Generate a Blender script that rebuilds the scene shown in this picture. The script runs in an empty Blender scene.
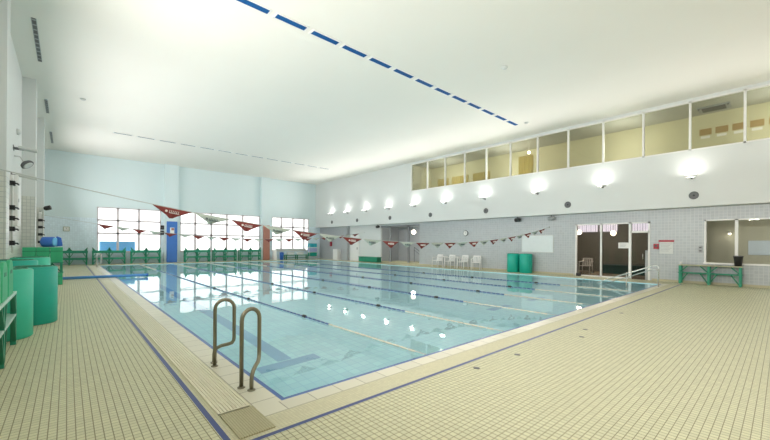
import bpy, bmesh, math, random
from mathutils import Vector, Matrix
random.seed(7)
C = bpy.context.scene.collection
PI = math.pi
ORD = ['first','second','third','fourth','fifth','sixth','seventh','eighth','ninth','tenth','eleventh','twelfth','thirteenth','fourteenth','fifteenth','sixteenth']

# ------------------------------------------------------------------ materials
def new_mat(name):
    m = bpy.data.materials.new(name); m.use_nodes = True
    nt = m.node_tree; nt.nodes.clear()
    out = nt.nodes.new('ShaderNodeOutputMaterial')
    return m, nt, out

def mat(name, col, rough=.5, metal=0., var=.05, scale=6., emit=None, es=0., spec=.5):
    m, nt, out = new_mat(name)
    b = nt.nodes.new('ShaderNodeBsdfPrincipled')
    geo = nt.nodes.new('ShaderNodeNewGeometry')
    n = nt.nodes.new('ShaderNodeTexNoise'); n.inputs['Scale'].default_value = scale
    nt.links.new(geo.outputs['Position'], n.inputs['Vector'])
    mix = nt.nodes.new('ShaderNodeMix'); mix.data_type = 'RGBA'
    nt.links.new(n.outputs['Fac'], mix.inputs['Factor'])
    mix.inputs['A'].default_value = (*[max(0, c*(1-var)) for c in col], 1)
    mix.inputs['B'].default_value = (*[min(1, c*(1+var)) for c in col], 1)
    nt.links.new(mix.outputs['Result'], b.inputs['Base Color'])
    b.inputs['Roughness'].default_value = rough
    b.inputs['Metallic'].default_value = metal
    b.inputs['Specular IOR Level'].default_value = spec
    if emit:
        b.inputs['Emission Color'].default_value = (*emit, 1)
        b.inputs['Emission Strength'].default_value = es
    nt.links.new(b.outputs[0], out.inputs[0])
    return m

def tile_mat(name, col, grout, px, py, axes='XY', gw=.1, gh=None, rough=.4, offx=0, offy=0, var=.05, spec=.5):
    """square mosaic in world space on two axes"""
    gh = gw if gh is None else gh
    m, nt, out = new_mat(name); N = nt.nodes; L = nt.links
    b = N.new('ShaderNodeBsdfPrincipled')
    geo = N.new('ShaderNodeNewGeometry'); sep = N.new('ShaderNodeSeparateXYZ')
    L.new(geo.outputs['Position'], sep.inputs[0])
    masks = []; cells = []
    for ax, p, g, o in ((axes[0], px, gw, offx), (axes[1], py, gh, offy)):
        a = N.new('ShaderNodeMath'); a.operation = 'ADD'; a.inputs[1].default_value = 100*p + o
        L.new(sep.outputs[ax], a.inputs[0])
        d = N.new('ShaderNodeMath'); d.operation = 'DIVIDE'; d.inputs[1].default_value = p
        L.new(a.outputs[0], d.inputs[0])
        fr = N.new('ShaderNodeMath'); fr.operation = 'FRACT'; L.new(d.outputs[0], fr.inputs[0])
        lt = N.new('ShaderNodeMath'); lt.operation = 'LESS_THAN'; lt.inputs[1].default_value = g
        L.new(fr.outputs[0], lt.inputs[0]); masks.append(lt)
        fl = N.new('ShaderNodeMath'); fl.operation = 'FLOOR'; L.new(d.outputs[0], fl.inputs[0]); cells.append(fl)
    mx = N.new('ShaderNodeMath'); mx.operation = 'MAXIMUM'
    L.new(masks[0].outputs[0], mx.inputs[0]); L.new(masks[1].outputs[0], mx.inputs[1])
    cmb = N.new('ShaderNodeCombineXYZ'); L.new(cells[0].outputs[0], cmb.inputs[0]); L.new(cells[1].outputs[0], cmb.inputs[1])
    wn = N.new('ShaderNodeTexWhiteNoise'); wn.noise_dimensions = '3D'; L.new(cmb.outputs[0], wn.inputs['Vector'])
    tv = N.new('ShaderNodeMix'); tv.data_type = 'RGBA'; L.new(wn.outputs['Value'], tv.inputs['Factor'])
    tv.inputs['A'].default_value = (*[c*(1-var) for c in col], 1)
    tv.inputs['B'].default_value = (*[min(1, c*(1+var)) for c in col], 1)
    mix = N.new('ShaderNodeMix'); mix.data_type = 'RGBA'
    L.new(mx.outputs[0], mix.inputs['Factor']); L.new(tv.outputs['Result'], mix.inputs['A'])
    mix.inputs['B'].default_value = (*grout, 1)
    L.new(mix.outputs['Result'], b.inputs['Base Color'])
    b.inputs['Roughness'].default_value = rough
    b.inputs['Specular IOR Level'].default_value = spec
    L.new(b.outputs[0], out.inputs[0])
    return m

def glass_mat(name, tint=(.95, .97, .97), ior=1.45, gloss=1.0):
    m, nt, out = new_mat(name); N = nt.nodes; L = nt.links
    t = N.new('ShaderNodeBsdfTransparent'); t.inputs[0].default_value = (*tint, 1)
    g = N.new('ShaderNodeBsdfGlossy'); g.inputs['Roughness'].default_value = .01
    fr = N.new('ShaderNodeFresnel'); fr.inputs['IOR'].default_value = ior
    mu = N.new('ShaderNodeMath'); mu.operation = 'MULTIPLY'; mu.inputs[1].default_value = gloss
    L.new(fr.outputs[0], mu.inputs[0])
    mx = N.new('ShaderNodeMixShader'); L.new(mu.outputs[0], mx.inputs[0])
    L.new(t.outputs[0], mx.inputs[1]); L.new(g.outputs[0], mx.inputs[2]); L.new(mx.outputs[0], out.inputs[0])
    return m

def water_mat():
    m, nt, out = new_mat('pool water'); N = nt.nodes; L = nt.links
    g = N.new('ShaderNodeBsdfGlass'); g.inputs['Color'].default_value = (.955, .99, 1, 1)
    g.inputs['Roughness'].default_value = 0; g.inputs['IOR'].default_value = 1.38
    geo = N.new('ShaderNodeNewGeometry')
    n = N.new('ShaderNodeTexNoise'); n.inputs['Scale'].default_value = 1.6; n.inputs['Detail'].default_value = 2
    L.new(geo.outputs['Position'], n.inputs['Vector'])
    bp = N.new('ShaderNodeBump'); bp.inputs['Strength'].default_value = .03; bp.inputs['Distance'].default_value = .1
    L.new(n.outputs['Fac'], bp.inputs['Height']); L.new(bp.outputs[0], g.inputs['Normal'])
    L.new(g.outputs[0], out.inputs[0])
    return m

M = {}
M['deck'] = tile_mat('cream deck mosaic', (.62, .61, .42), (.25, .235, .14), .055, .055, 'XY', .13, .11, rough=.5, spec=.25)
M['mosaic'] = tile_mat('fine non slip mosaic', (.63, .605, .43), (.50, .47, .32), .03, .03, 'XY', .14, rough=.55, spec=.25)
M['coping_left'] = tile_mat('white coping tile', (.68, .655, .53), (.30, .275, .20), .26, .30, 'XY', .03, .03, rough=.35, offx=-.24)
M['coping_near'] = tile_mat('white coping tile near', (.68, .655, .53), (.30, .275, .20), .30, .21, 'XY', .03, .04, rough=.35, offy=.17)
M['blue_line'] = mat('navy line tile', (.035, .06, .22), .4)
M['blue_edge'] = mat('blue edge tile', (.05, .12, .36), .35)
M['basin'] = tile_mat('turquoise pool tile', (.62, .92, .99), (.50, .80, .90), .15, .15, 'XY', .08, rough=.4)
M['basin_wall'] = mat('turquoise pool wall', (.62, .92, .98), .4)
M['floor_line'] = mat('blue lane marking', (.32, .55, .76), .4)
M['water'] = water_mat()
M['ceiling'] = mat('cream ceiling board', (.875, .855, .795), .8, var=.015, scale=.6, spec=.2)
M['paint'] = mat('pale mint wall paint', (.74, .85, .865), .7, var=.02, scale=.5, spec=.2)
M['white_paint'] = mat('white wall paint', (.72, .745, .735), .65, var=.02, scale=.5, spec=.2)
M['tile_right'] = tile_mat('grey wall tile', (.44, .475, .495), (.54, .565, .57), .12, .12, 'YZ', .13, rough=.3)
M['tile_back'] = tile_mat('grey green wall tile', (.76, .88, .95), (.66, .78, .84), .12, .12, 'XZ', .1, rough=.3)
M['tile_left'] = tile_mat('cream wall tile', (.68, .69, .64), (.50, .52, .50), .12, .12, 'YZ', .12, rough=.3)
M['tile_front'] = tile_mat('cream pillar tile', (.68, .69, .64), (.50, .52, .50), .1, .12, 'XZ', .12, rough=.3)
M['frame'] = mat('white aluminium', (.82, .82, .80), .4)
M['window_bar'] = mat('grey window bar', (.74, .67, .69), .5)
M['glass'] = glass_mat('clear window glass')
M['glass_gallery'] = glass_mat('grey tinted glass', (.84, .85, .79), gloss=.55)
M['glass_dark'] = glass_mat('dark partition glass', (.75, .73, .70), gloss=.5)
M['steel'] = mat('brushed stainless steel', (.27, .25, .18), .3, .9)
M['steel_light'] = mat('polished steel', (.72, .72, .70), .25, .9)
M['white'] = mat('white plastic', (.85, .85, .84), .4)
M['offwhite'] = mat('off white plastic', (.66, .68, .66), .45)
M['grey'] = mat('grey plastic', (.38, .40, .41), .5)
M['dark_grey'] = mat('dark grey plastic', (.13, .135, .14), .5)
M['black'] = mat('black plastic', (.02, .02, .022), .45)
M['green'] = mat('green painted wood', (.016, .28, .165), .45)
M['green_board'] = mat('green foam board', (.035, .44, .21), .55)
M['green_dark'] = mat('dark green foam', (.015, .2, .11), .55)
M['teal'] = mat('teal foam mat', (.005, .40, .30), .45)
M['teal_light'] = mat('light green foam mat', (.04, .52, .35), .45)
M['dark_teal'] = mat('dark teal vinyl', (.02, .07, .065), .5)
M['glare_top'] = mat('bench plank with painted glare', (.55, .72, .68), .3)  # glare on the plank surfaces is put into this base colour
M['olive_top'] = mat('worn olive plank', (.42, .43, .30), .5)
M['blue'] = mat('royal blue', (.04, .17, .62), .5)
M['blue_pad'] = mat('blue column pad', (.06, .20, .60), .55)
M['red_pad'] = mat('brick red column pad', (.46, .20, .15), .6)
M['sky_tarp'] = mat('light blue tarp', (.16, .52, .85), .5)
M['cyan'] = mat('cyan foam', (.03, .50, .60), .5)
M['lilac'] = mat('lilac foam', (.45, .50, .78), .5)
M['red_flag'] = mat('dark red pennant cloth', (.21, .035, .03), .7)
M['white_flag'] = mat('white pennant cloth', (.47, .54, .48), .7)
M['logo_white'] = mat('white print', (.82, .80, .76), .6)
M['logo_dark'] = mat('dark print', (.12, .16, .17), .6)
M['cord'] = mat('thin grey cord', (.55, .58, .55), .6)
M['rope_blue'] = mat('blue lane float', (.03, .09, .28), .35)
M['rope_pale'] = mat('pale lane float', (.62, .60, .50), .4)
M['red'] = mat('red enamel', (.42, .02, .04), .4)
M['gallery_wall'] = mat('beige gallery wall', (.66, .63, .45), .7)
M['gallery_ceil'] = mat('grey gallery ceiling', (.52, .53, .48), .8)
M['poster'] = mat('brown print', (.42, .30, .14), .7)
M['curtain'] = mat('ochre curtain', (.50, .42, .17), .8)
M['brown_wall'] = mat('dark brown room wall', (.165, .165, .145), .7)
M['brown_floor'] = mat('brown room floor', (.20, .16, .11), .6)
M['office_wall'] = mat('beige office wall', (.50, .475, .36), .7)
M['niche'] = mat('grey lobby wall', (.42, .44, .46), .6)
M['ground'] = mat('pale concrete', (.8, .78, .76), .9)
M['duct'] = mat('blue slot', (.014, .10, .30), .7, spec=.1)
M['lamp'] = mat('lamp lens', (1, 1, .95), .3, emit=(1, .97, .88), es=14)
M['lamp_warm'] = mat('warm lamp globe', (1, .95, .85), .3, emit=(1, .86, .68), es=9)
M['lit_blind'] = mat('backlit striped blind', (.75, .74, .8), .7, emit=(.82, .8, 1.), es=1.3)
M['paper'] = mat('white paper', (.86, .86, .84), .7)
M['mesh_plate'] = tile_mat('mesh drain plate', (.50, .46, .28), (.33, .30, .17), .02, .02, 'XY', .3, rough=.5)

# ------------------------------------------------------------------ mesh helpers
class MB:
    def __init__(s): s.bm = bmesh.new(); s.mi = 0; s.mats = []
    def use(s, m):
        if m not in s.mats: s.mats.append(m)
        s.mi = s.mats.index(m); return s
    def _set(s, faces, smooth=False):
        for f in faces: f.material_index = s.mi; f.smooth = smooth
    def box(s, x0, y0, z0, x1, y1, z1):
        v = [s.bm.verts.new(p) for p in ((x0,y0,z0),(x1,y0,z0),(x1,y1,z0),(x0,y1,z0),(x0,y0,z1),(x1,y0,z1),(x1,y1,z1),(x0,y1,z1))]
        s._set([s.bm.faces.new([v[i] for i in q]) for q in ((3,2,1,0),(4,5,6,7),(0,1,5,4),(1,2,6,5),(2,3,7,6),(3,0,4,7))]); return s
    def bar(s, a, b, w, h, up=(0,0,1)):
        """rectangular bar from a to b, width w (sideways) and height h"""
        a, b = Vector(a), Vector(b); d = (b-a).normalized(); up = Vector(up)
        if abs(d.dot(up)) > .98: up = Vector((1,0,0))
        sd = d.cross(up).normalized()*w/2; u = sd.cross(d).normalized()*h/2
        v = [s.bm.verts.new(p) for p in (a-sd-u, a+sd-u, a+sd+u, a-sd+u, b-sd-u, b+sd-u, b+sd+u, b-sd+u)]
        s._set([s.bm.faces.new([v[i] for i in q]) for q in ((3,2,1,0),(4,5,6,7),(0,1,5,4),(1,2,6,5),(2,3,7,6),(3,0,4,7))]); return s
    def tube(s, pts, r, n=10, cap=True):
        pts = [Vector(p) for p in pts]; rings = []; prev = None
        for i, p in enumerate(pts):
            d = (pts[min(i+1, len(pts)-1)] - pts[max(i-1, 0)]).normalized()
            if prev is None:
                a = Vector((0,0,1)) if abs(d.z) < .9 else Vector((1,0,0)); e = d.cross(a).normalized()
            else: e = (prev - d*prev.dot(d)).normalized()
            prev = e; f = d.cross(e)
            rr = r[i] if isinstance(r, (list, tuple)) else r
            rings.append([s.bm.verts.new(p + (e*math.cos(2*PI*k/n) + f*math.sin(2*PI*k/n))*rr) for k in range(n)])
        fs = []
        for A, B in zip(rings, rings[1:]):
            for k in range(n): fs.append(s.bm.faces.new((A[k], A[(k+1)%n], B[(k+1)%n], B[k])))
        s._set(fs, True)
        if cap: s._set([s.bm.faces.new(rings[0][::-1]), s.bm.faces.new(rings[-1])])
        return s
    def lathe(s, prof, origin=(0,0,0), axis=(0,0,1), n=24):
        """profile list of (radius, along)"""
        q = Vector((0,0,1)).rotation_difference(Vector(axis)); o = Vector(origin); rings = []
        for r, h in prof:
            rings.append([s.bm.verts.new(o + q @ Vector((max(r, 1e-4)*math.cos(2*PI*k/n), max(r, 1e-4)*math.sin(2*PI*k/n), h))) for k in range(n)])
        fs = []
        for A, B in zip(rings, rings[1:]):
            for k in range(n): fs.append(s.bm.faces.new((A[k], A[(k+1)%n], B[(k+1)%n], B[k])))
        s._set(fs, True)
        s._set([s.bm.faces.new(rings[0][::-1]), s.bm.faces.new(rings[-1])]); return s
    def prism(s, poly, axis, d0, d1):
        """extrude a 2D polygon; axis is the extrusion axis"""
        def P(p, d): return {'X': (d, p[0], p[1]), 'Y': (p[0], d, p[1]), 'Z': (p[0], p[1], d)}[axis]
        A = [s.bm.verts.new(P(p, d0)) for p in poly]; B = [s.bm.verts.new(P(p, d1)) for p in poly]; n = len(poly)
        fs = [s.bm.faces.new(A[::-1]), s.bm.faces.new(B)] + [s.bm.faces.new((A[i], A[(i+1)%n], B[(i+1)%n], B[i])) for i in range(n)]
        s._set(fs); return s
    def quad(s, x0, y0, x1, y1, z=0):
        v = [s.bm.verts.new(p) for p in ((x0,y0,z),(x1,y0,z),(x1,y1,z),(x0,y1,z))]
        s._set([s.bm.faces.new(v)]); return s
    def build(s, name, m=None, parent=None, bevel=0, keep_world=True):
        bmesh.ops.recalc_face_normals(s.bm, faces=s.bm.faces)
        me = bpy.data.meshes.new(name); s.bm.to_mesh(me); s.bm.free()
        o = bpy.data.objects.new(name, me); C.objects.link(o)
        for k in ([m] if m is not None else s.mats): me.materials.append(k)
        if parent is not None: o.parent = parent
        if bevel:
            b = o.modifiers.new('bevel', 'BEVEL'); b.width = bevel; b.segments = 2; b.limit_method = 'ANGLE'
        return o

def tag(o, label=None, cat=None, group=None, kind=None):
    if label: o['label'] = label
    if cat: o['category'] = cat
    if group: o['group'] = group
    if kind: o['kind'] = kind
    return o
def struct(o, label=None): o['kind'] = 'structure'; return o
def thing(name, label, cat, loc=(0,0,0), rz=0, group=None):
    o = bpy.data.objects.new(name, None); C.objects.link(o); o.empty_display_size = .1
    o.location = loc; o.rotation_euler = (0, 0, rz); return tag(o, label, cat, group)
def copy_tree(o, parent=None):
    c = o.copy(); C.objects.link(c)
    if parent is not None: c.parent = parent
    for ch in list(o.children): copy_tree(ch, c)
    return c
def dup(o, loc, rz, label, group=None):
    c = copy_tree(o); c.location = loc; c.rotation_euler = (0, 0, rz); c['label'] = label
    if group: c['group'] = group
    return c
def panel(mb, axis, c0, c1, u0, u1, z0, z1, holes=()):
    """wall slab between c0 and c1 across 'axis', spanning u and z, minus rectangular holes (u0,u1,z0,z1)"""
    us = sorted({u0, u1} | {min(max(h[i], u0), u1) for h in holes for i in (0, 1)})
    zs = sorted({z0, z1} | {min(max(h[i], z0), z1) for h in holes for i in (2, 3)})
    for a, b in zip(us, us[1:]):
        for c, d in zip(zs, zs[1:]):
            mu, mz = (a+b)/2, (c+d)/2
            if any(h[0] < mu < h[1] and h[2] < mz < h[3] for h in holes): continue
            if axis == 'X': mb.box(c0, a, c, c1, b, d)
            else: mb.box(a, c0, c, b, c1, d)

# ------------------------------------------------------------------ dimensions (metres)
PX0, PX1, PY0, PY1 = 1.58, 17.35, 3.23, 28.8      # pool
WL, WR, WB, YF = -1.22, 18.9, 31.0, -9.0          # walls; YF: how far the room is modelled behind the camera
XB, ZB, ZC = 18.4, 3.06, 7.35                     # bulkhead face, its underside, ceiling
DEPTH = -1.2

# ------------------------------------------------------------------ floor with the pool opening
f = MB()
f.use(M['deck'])
f.quad(WL, YF, WR, 2.655); f.quad(WL, 2.655, .893, WB)
f.quad(17.65, 2.70, WR, WB); f.quad(18.05, 2.655, WR, 2.70)
f.quad(.938, 29.1, 17.65, WB)
f.use(M['blue_line']); f.quad(.893, 2.655, 18.05, 2.70); f.quad(.893, 2.70, .938, WB)
f.use(M['mosaic']); f.quad(.938, 2.70, 17.65, 2.98); f.quad(.938, 2.98, 1.28, 29.1)
f.use(M['coping_near']); f.quad(1.28, 2.98, 17.65, 3.185); f.quad(1.28, 28.85, 17.65, 29.1)
f.use(M['coping_left']); f.quad(1.28, 3.185, 1.535, 28.85); f.quad(17.4, 3.185, 17.65, 28.85)
f.use(M['blue_edge'])
f.quad(1.535, 3.185, 17.4, PY0); f.quad(1.535, PY1, 17.4, 28.85)
f.quad(1.535, PY0, PX0, PY1); f.quad(PX1, PY0, 17.4, PY1)
struct(f.build('floor'))

b = MB()
b.use(M['basin']); b.quad(PX0, PY0, PX1, PY1, DEPTH)
b.use(M['basin_wall'])
for a, c in (((PX0,PY0),(PX1,PY0)), ((PX1,PY0),(PX1,PY1)), ((PX1,PY1),(PX0,PY1)), ((PX0,PY1),(PX0,PY0))):
    v = [b.bm.verts.new(p) for p in ((*a,DEPTH),(*c,DEPTH),(*c,0),(*a,0))]; b._set([b.bm.faces.new(v)])
b.use(M['floor_line'])
LANES = [2.62, 8.85, 11.0]
for x in LANES:
    b.box(x-.12, PY0+2.1, DEPTH-.01, x+.12, PY1-2.1, DEPTH+.006)
    for y in (PY0+1.95, PY1-1.95): b.box(x-.5, y-.12, DEPTH-.01, x+.5, y+.12, DEPTH+.006)
struct(b.build('pool_basin'))
w = MB(); w.quad(PX0-.005, PY0-.005, PX1+.005, PY1+.005, -.02)
tag(w.build('pool_water', M['water']), 'still clear turquoise water filling the swimming pool', 'water', kind='stuff')

# ------------------------------------------------------------------ ceiling
c = MB(); c.box(WL-.2, YF, ZC, XB+.2, WB+.2, ZC+.2); struct(c.build('ceiling', M['ceiling']))

# ------------------------------------------------------------------ left wall and its pilasters
c = MB(); c.box(WL-.2, YF, 0, WL, WB, 3.12); c.use(M['tile_left'])
c.mats = [M['tile_left'], M['white_paint']]; c.mi = 1; c.box(WL-.2, YF, 3.12, WL, WB, ZC)
struct(c.build('wall_left'))
for k, (y0, y1, x1) in enumerate(((12., 12.6, -1.06), (18., 18.7, -.87), (23.5, 24.2, -.85))):
    c = MB(); c.use(M['tile_front']); c.box(WL, y0, 0, x1, y1, 3.12); c.use(M['white_paint']); c.box(WL, y0, 3.12, x1, y1, ZC)
    struct(c.build('trim_%d' % (k+1)))

# ------------------------------------------------------------------ back wall with three big windows
WIN = [(1.5, 5.22, [2.64, 3.86]), (6.48, 12.77, [7.56, 8.75, 9.96, 11.28]), (13.88, 17.67, [14.81, 15.98, 17.16])]
holes = [(a, d, .8, 3.9) for a, d, _ in WIN]
c = MB(); c.use(M['tile_back']); panel(c, 'Y', WB, WB+.2, WL, WR, 0, 3.12, holes)
c.use(M['paint']); panel(c, 'Y', WB, WB+.2, WL, WR, 3.12, ZC, holes)
struct(c.build('wall_back'))
for k, (a, d, mul) in enumerate(WIN):
    wr = bpy.data.objects.new('window_%d' % (k+1), None); C.objects.link(wr); wr['kind'] = 'structure'
    g = MB(); y0, y1 = WB+.05, WB+.12
    for x0, x1 in ((a, a+.07), (d-.07, d)): g.box(x0, y0, .8, x1, y1, 3.9)
    for z0, z1 in ((.8, .87), (3.83, 3.9), (2.05, 2.16), (2.95, 3.06)): g.box(a, y0, z0, d, y1, z1)
    for x in mul: g.box(x-.07, y0, .8, x+.07, y1, 3.9)
    g.build('window_frame', M['window_bar'], wr)
    g = MB(); g.box(a, WB+.08, .8, d, WB+.09, 3.9); g.build('pane', M['glass'], wr)
    g = MB(); g.box(a, WB-.04, .76, d, WB+.05, .8); g.build('window_sill', M['frame'], wr)
for k, (x0, x1) in enumerate(((5.39, 6.33), (12.78, 13.55))):
    c = MB(); c.use(M['paint']); c.box(x0, WB-.3, 0, x1, WB, ZC); struct(c.build('trim_%d' % (k+4)))
for nm, x0, x1, m, lab in (('column_pad', 5.53, 6.22, 'blue_pad', 'tall royal blue pad on the column left of the wide window'),
                          ('column_pad', 12.92, 13.52, 'red_pad', 'tall brick red pad on the column right of the wide window')):
    t = thing(nm, lab, 'pad', ((x0+x1)/2, WB-.35, 0))
    hw = (x1-x0)/2
    p = MB(); p.box(-hw, -.05, 0, hw, .05, 3.08); p.build('cushion', M[m], t, bevel=.02)
    p = MB()
    for z in (.9, 2.0): p = MB(); p.box(-hw-.005, -.056, z, hw+.005, .04, z+.035); p.build('strap', M[m], t)
    if m == 'blue_pad':
        p = MB(); p.use(M['paper']); p.box(-.14, -.066, 2.15, .14, -.052, 2.62)
        p.use(M['red_pad']); p.box(-.06, -.07, 2.42, .12, -.066, 2.58)
        n = p.build('notice', None, t); n['label'] = 'white notice with a reddish picture'
# outside
g = MB(); g.box(-15, WB+.2, -.3, 35, WB+25, -.02); struct(g.build('ground', M['ground']))
t = MB(); t.box(1.7, WB+.9, -.02, 3.75, WB+1.7, 1.55)
tag(t.build('tarp_covered_stack', M['sky_tarp'], bevel=.06), 'light blue tarpaulin covered stack outside the left window', 'tarp')

# ------------------------------------------------------------------ right wall: tiled lower wall, soffit, white bulkhead
PART = (3.87, 6.92, 0, 2.55); OFF = (-2.6, 2.11, .82, 2.55); NICHE = (17.45, 21.7, 0, 2.95)
c = MB(); c.use(M['tile_right']); panel(c, 'X', WR, WR+.15, YF, 21.7, 0, ZB, [PART, OFF, NICHE])
c.use(M['white_paint']); panel(c, 'X', WR, WR+.15, 21.7, 25.9, 0, ZB)
c.use(M['niche']); panel(c, 'X', WR, WR+.15, 25.9, WB, 0, ZB)
c.use(M['white_paint']); c.box(XB, YF, ZB, WR+.15, WB, ZB+.12)
panel(c, 'X', XB, XB+.15, YF, WB, ZB+.12, ZC, [(-3, 17.88, 5.28, 7.24)])
struct(c.build('wall_right'))
c = MB(); c.box(WR-.22, 26.0, 0, WR, 26.9, ZB); struct(c.build('trim_6', M['niche']))
c = MB(); c.box(WR-.03, YF, 0, WR, 3.8, .09); c.box(WR-.03, 7., 0, WR, 17.4, .09); struct(c.build('baseboard_right', M['mosaic']))

# gallery behind the upper windows
GX = 20.75
c = MB(); c.box(GX, -3.3, 5.2, GX+.1, 18.2, 7.3); c.box(XB+.15, -3.4, 5.2, GX, -3.3, 7.3); c.box(XB+.15, 17.95, 5.2, GX, 18.05, 7.3); struct(c.build('wall_gallery', M['gallery_wall']))
c = MB(); c.box(XB+.15, -3.4, 7.25, GX, 18, 7.33); struct(c.build('ceiling_gallery', M['gallery_ceil']))
c = MB(); c.box(XB+.15, -3.4, 5.1, GX, 18, 5.2); struct(c.build('floor_gallery', M['brown_floor']))
wr = bpy.data.objects.new('window_4', None); C.objects.link(wr); wr['kind'] = 'structure'
g = MB(); x0, x1 = XB-.012, XB+.12
g.box(x0, -3, 7.18, x1, 17.88, 7.24); g.box(x0, -3, 5.28, x1, 17.88, 5.33)
y = 17.85; ys = []
while y > -3: ys.append(y); y -= 1.535
for y in ys: g.box(x0, y-.035, 5.28, x1, y+.035, 7.24)
g.build('window_frame', M['frame'], wr)
for y in ys[:-1]:
    g = MB(); g.box(XB+.05, y-1.5, 5.33, XB+.06, y-.035, 7.18); g.build('pane', M['glass_gallery'], wr)

# dark glazed room at pool level
c = MB()
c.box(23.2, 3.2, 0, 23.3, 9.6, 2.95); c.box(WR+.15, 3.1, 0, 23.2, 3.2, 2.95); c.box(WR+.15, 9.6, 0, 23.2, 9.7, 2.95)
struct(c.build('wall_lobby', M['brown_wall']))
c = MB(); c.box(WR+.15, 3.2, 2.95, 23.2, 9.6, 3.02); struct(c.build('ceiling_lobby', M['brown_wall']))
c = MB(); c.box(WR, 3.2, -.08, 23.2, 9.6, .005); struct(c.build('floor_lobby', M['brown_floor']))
wr = bpy.data.objects.new('window_5', None); C.objects.link(wr); wr['kind'] = 'structure'
g = MB(); x0, x1 = WR-.03, WR+.1
for y0, y1 in ((6.85, 6.92), (5.74, 5.81), (4.56, 4.66), (3.87, 3.94)): g.box(x0, y0, 0, x1, y1, 2.55)
g.box(x0, 3.87, 2.49, x1, 6.92, 2.55); g.box(x0, 3.9, 2.08, x1, 4.6, 2.16); g.box(x0, 4.6, 0, x1, 6.9, .06)
g.build('window_frame', M['frame'], wr)
for y0, y1 in ((5.81, 6.85), (4.66, 5.74)):
    g = MB(); g.box(WR+.03, y0, .06, WR+.04, y1, 2.49); g.build('pane', M['glass_dark'], wr)
g = MB(); g.box(WR+.03, 3.94, 2.16, WR+.04, 4.56, 2.49); g.build('transom_pane', M['glass_dark'], wr)
wr = bpy.data.objects.new('door_1', None); C.objects.link(wr); wr['kind'] = 'structure'
g = MB(); g.box(WR+.02, 3.95, .02, WR+.05, 4.55, 2.07); g.build('door_glass', M['glass_dark'], wr)
g = MB(); g.box(WR-.02, 3.95, .01, WR+.06, 4.04, 1.3); g.build('door_stile', M['grey'], wr)
g = MB(); g.tube([(WR-.06, 4.12, .9), (WR-.06, 4.12, 1.15)], .012); g.build('door_handle', M['steel_light'], wr)
# high blinds window in that room
wr = bpy.data.objects.new('window_6', None); C.objects.link(wr); wr['kind'] = 'structure'
for y0, y1 in ((4.7, 5.55), (6.25, 7.15), (7.25, 8.45)):
    g = MB(); n = int((y1-y0)/.11)
    for k in range(n):
        yy = y0+(y1-y0)*k/n; dx = .02*(k % 2)
        g.box(23.12-dx, yy+.012, 2.30, 23.15-dx, yy+(y1-y0)/n-.012, 2.8)
    g.build('blind', M['lit_blind'], wr)
def globe_lamp(loc, label, r=.13, power=25, col=(1,.85,.7), top=None):
    t = thing('globe_lamp', label, 'lamp', loc)
    g = MB(); g.lathe([(r*math.sin(a), -r*math.cos(a)) for a in [PI*k/10 for k in range(11)]], n=16); g.build('globe', M['lamp_warm'], t)
    if top: g = MB(); g.tube([(0,0,r*.9), (0,0,top-loc[2])], .012); g.build('stem', M['white'], t)
    else: g = MB(); g.lathe([(.05, 0), (.05, r*.95+.05)], n=12); g.build('socket', M['white'], t)
    l = bpy.data.lights.new('lamp_light', 'POINT'); l.energy = power; l.color = col; l.shadow_soft_size = .15
    o = bpy.data.objects.new('lamp_light', l); C.objects.link(o); o.location = (0, 0, -r-.12); o.parent = t
globe_lamp((21, 7.5, 2.22), 'warm round lamp at the left edge behind the dark glass partition', power=60, top=2.95)
globe_lamp((21, 5.86, 2.15), 'warm round lamp near the middle pane behind the dark glass partition', power=60, top=2.95)

# office behind the right window
c = MB(); c.box(21.4, -3.5, 0, 21.5, 3.0, 2.9); c.box(WR+.15, -3.6, 0, 21.4, -3.5, 2.9); c.box(WR+.15, 2.95, 0, 21.4, 3.05, 2.9); struct(c.build('wall_office', M['office_wall']))
c = MB(); c.box(WR+.15, -3.5, 2.75, 21.4, 2.95, 2.85); struct(c.build('ceiling_office', M['office_wall']))
c = MB(); c.box(WR+.15, -3.5, 0, 21.4, 2.95, .02); struct(c.build('floor_office', M['brown_floor']))
wr = bpy.data.objects.new('window_7', None); C.objects.link(wr); wr['kind'] = 'structure'
g = MB(); x0, x1 = WR-.03, WR+.1
for y0, y1 in ((2.05, 2.11), (1.15, 1.24), (-.6, -.52), (-2.6, -2.54)): g.box(x0, y0, .82, x1, y1, 2.55)
g.box(x0, -2.6, 2.5, x1, 2.11, 2.55); g.box(WR-.06, -2.6, .8, x1, 2.13, .86)
g.build('window_frame', M['frame'], wr)
for y0, y1 in ((1.24, 2.05), (-.52, 1.15), (-2.54, -.6)):
    g = MB(); g.box(WR+.03, y0, .86, WR+.04, y1, 2.5); g.build('pane', M['glass'], wr)
globe_lamp((21.15, 1.55, 2.05), 'small white lamp on the far wall seen through the right window', r=.05, power=1.5, col=(1,.95,.85))
t = MB(); t.box(21.34, .0, 1.15, 21.39, 1.0, 1.75)
tag(t.build('notice_board', mat('pale blue board', (.55,.62,.68), .5), bevel=.01), 'pale blue board on the office wall behind the right window', 'board')

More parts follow.
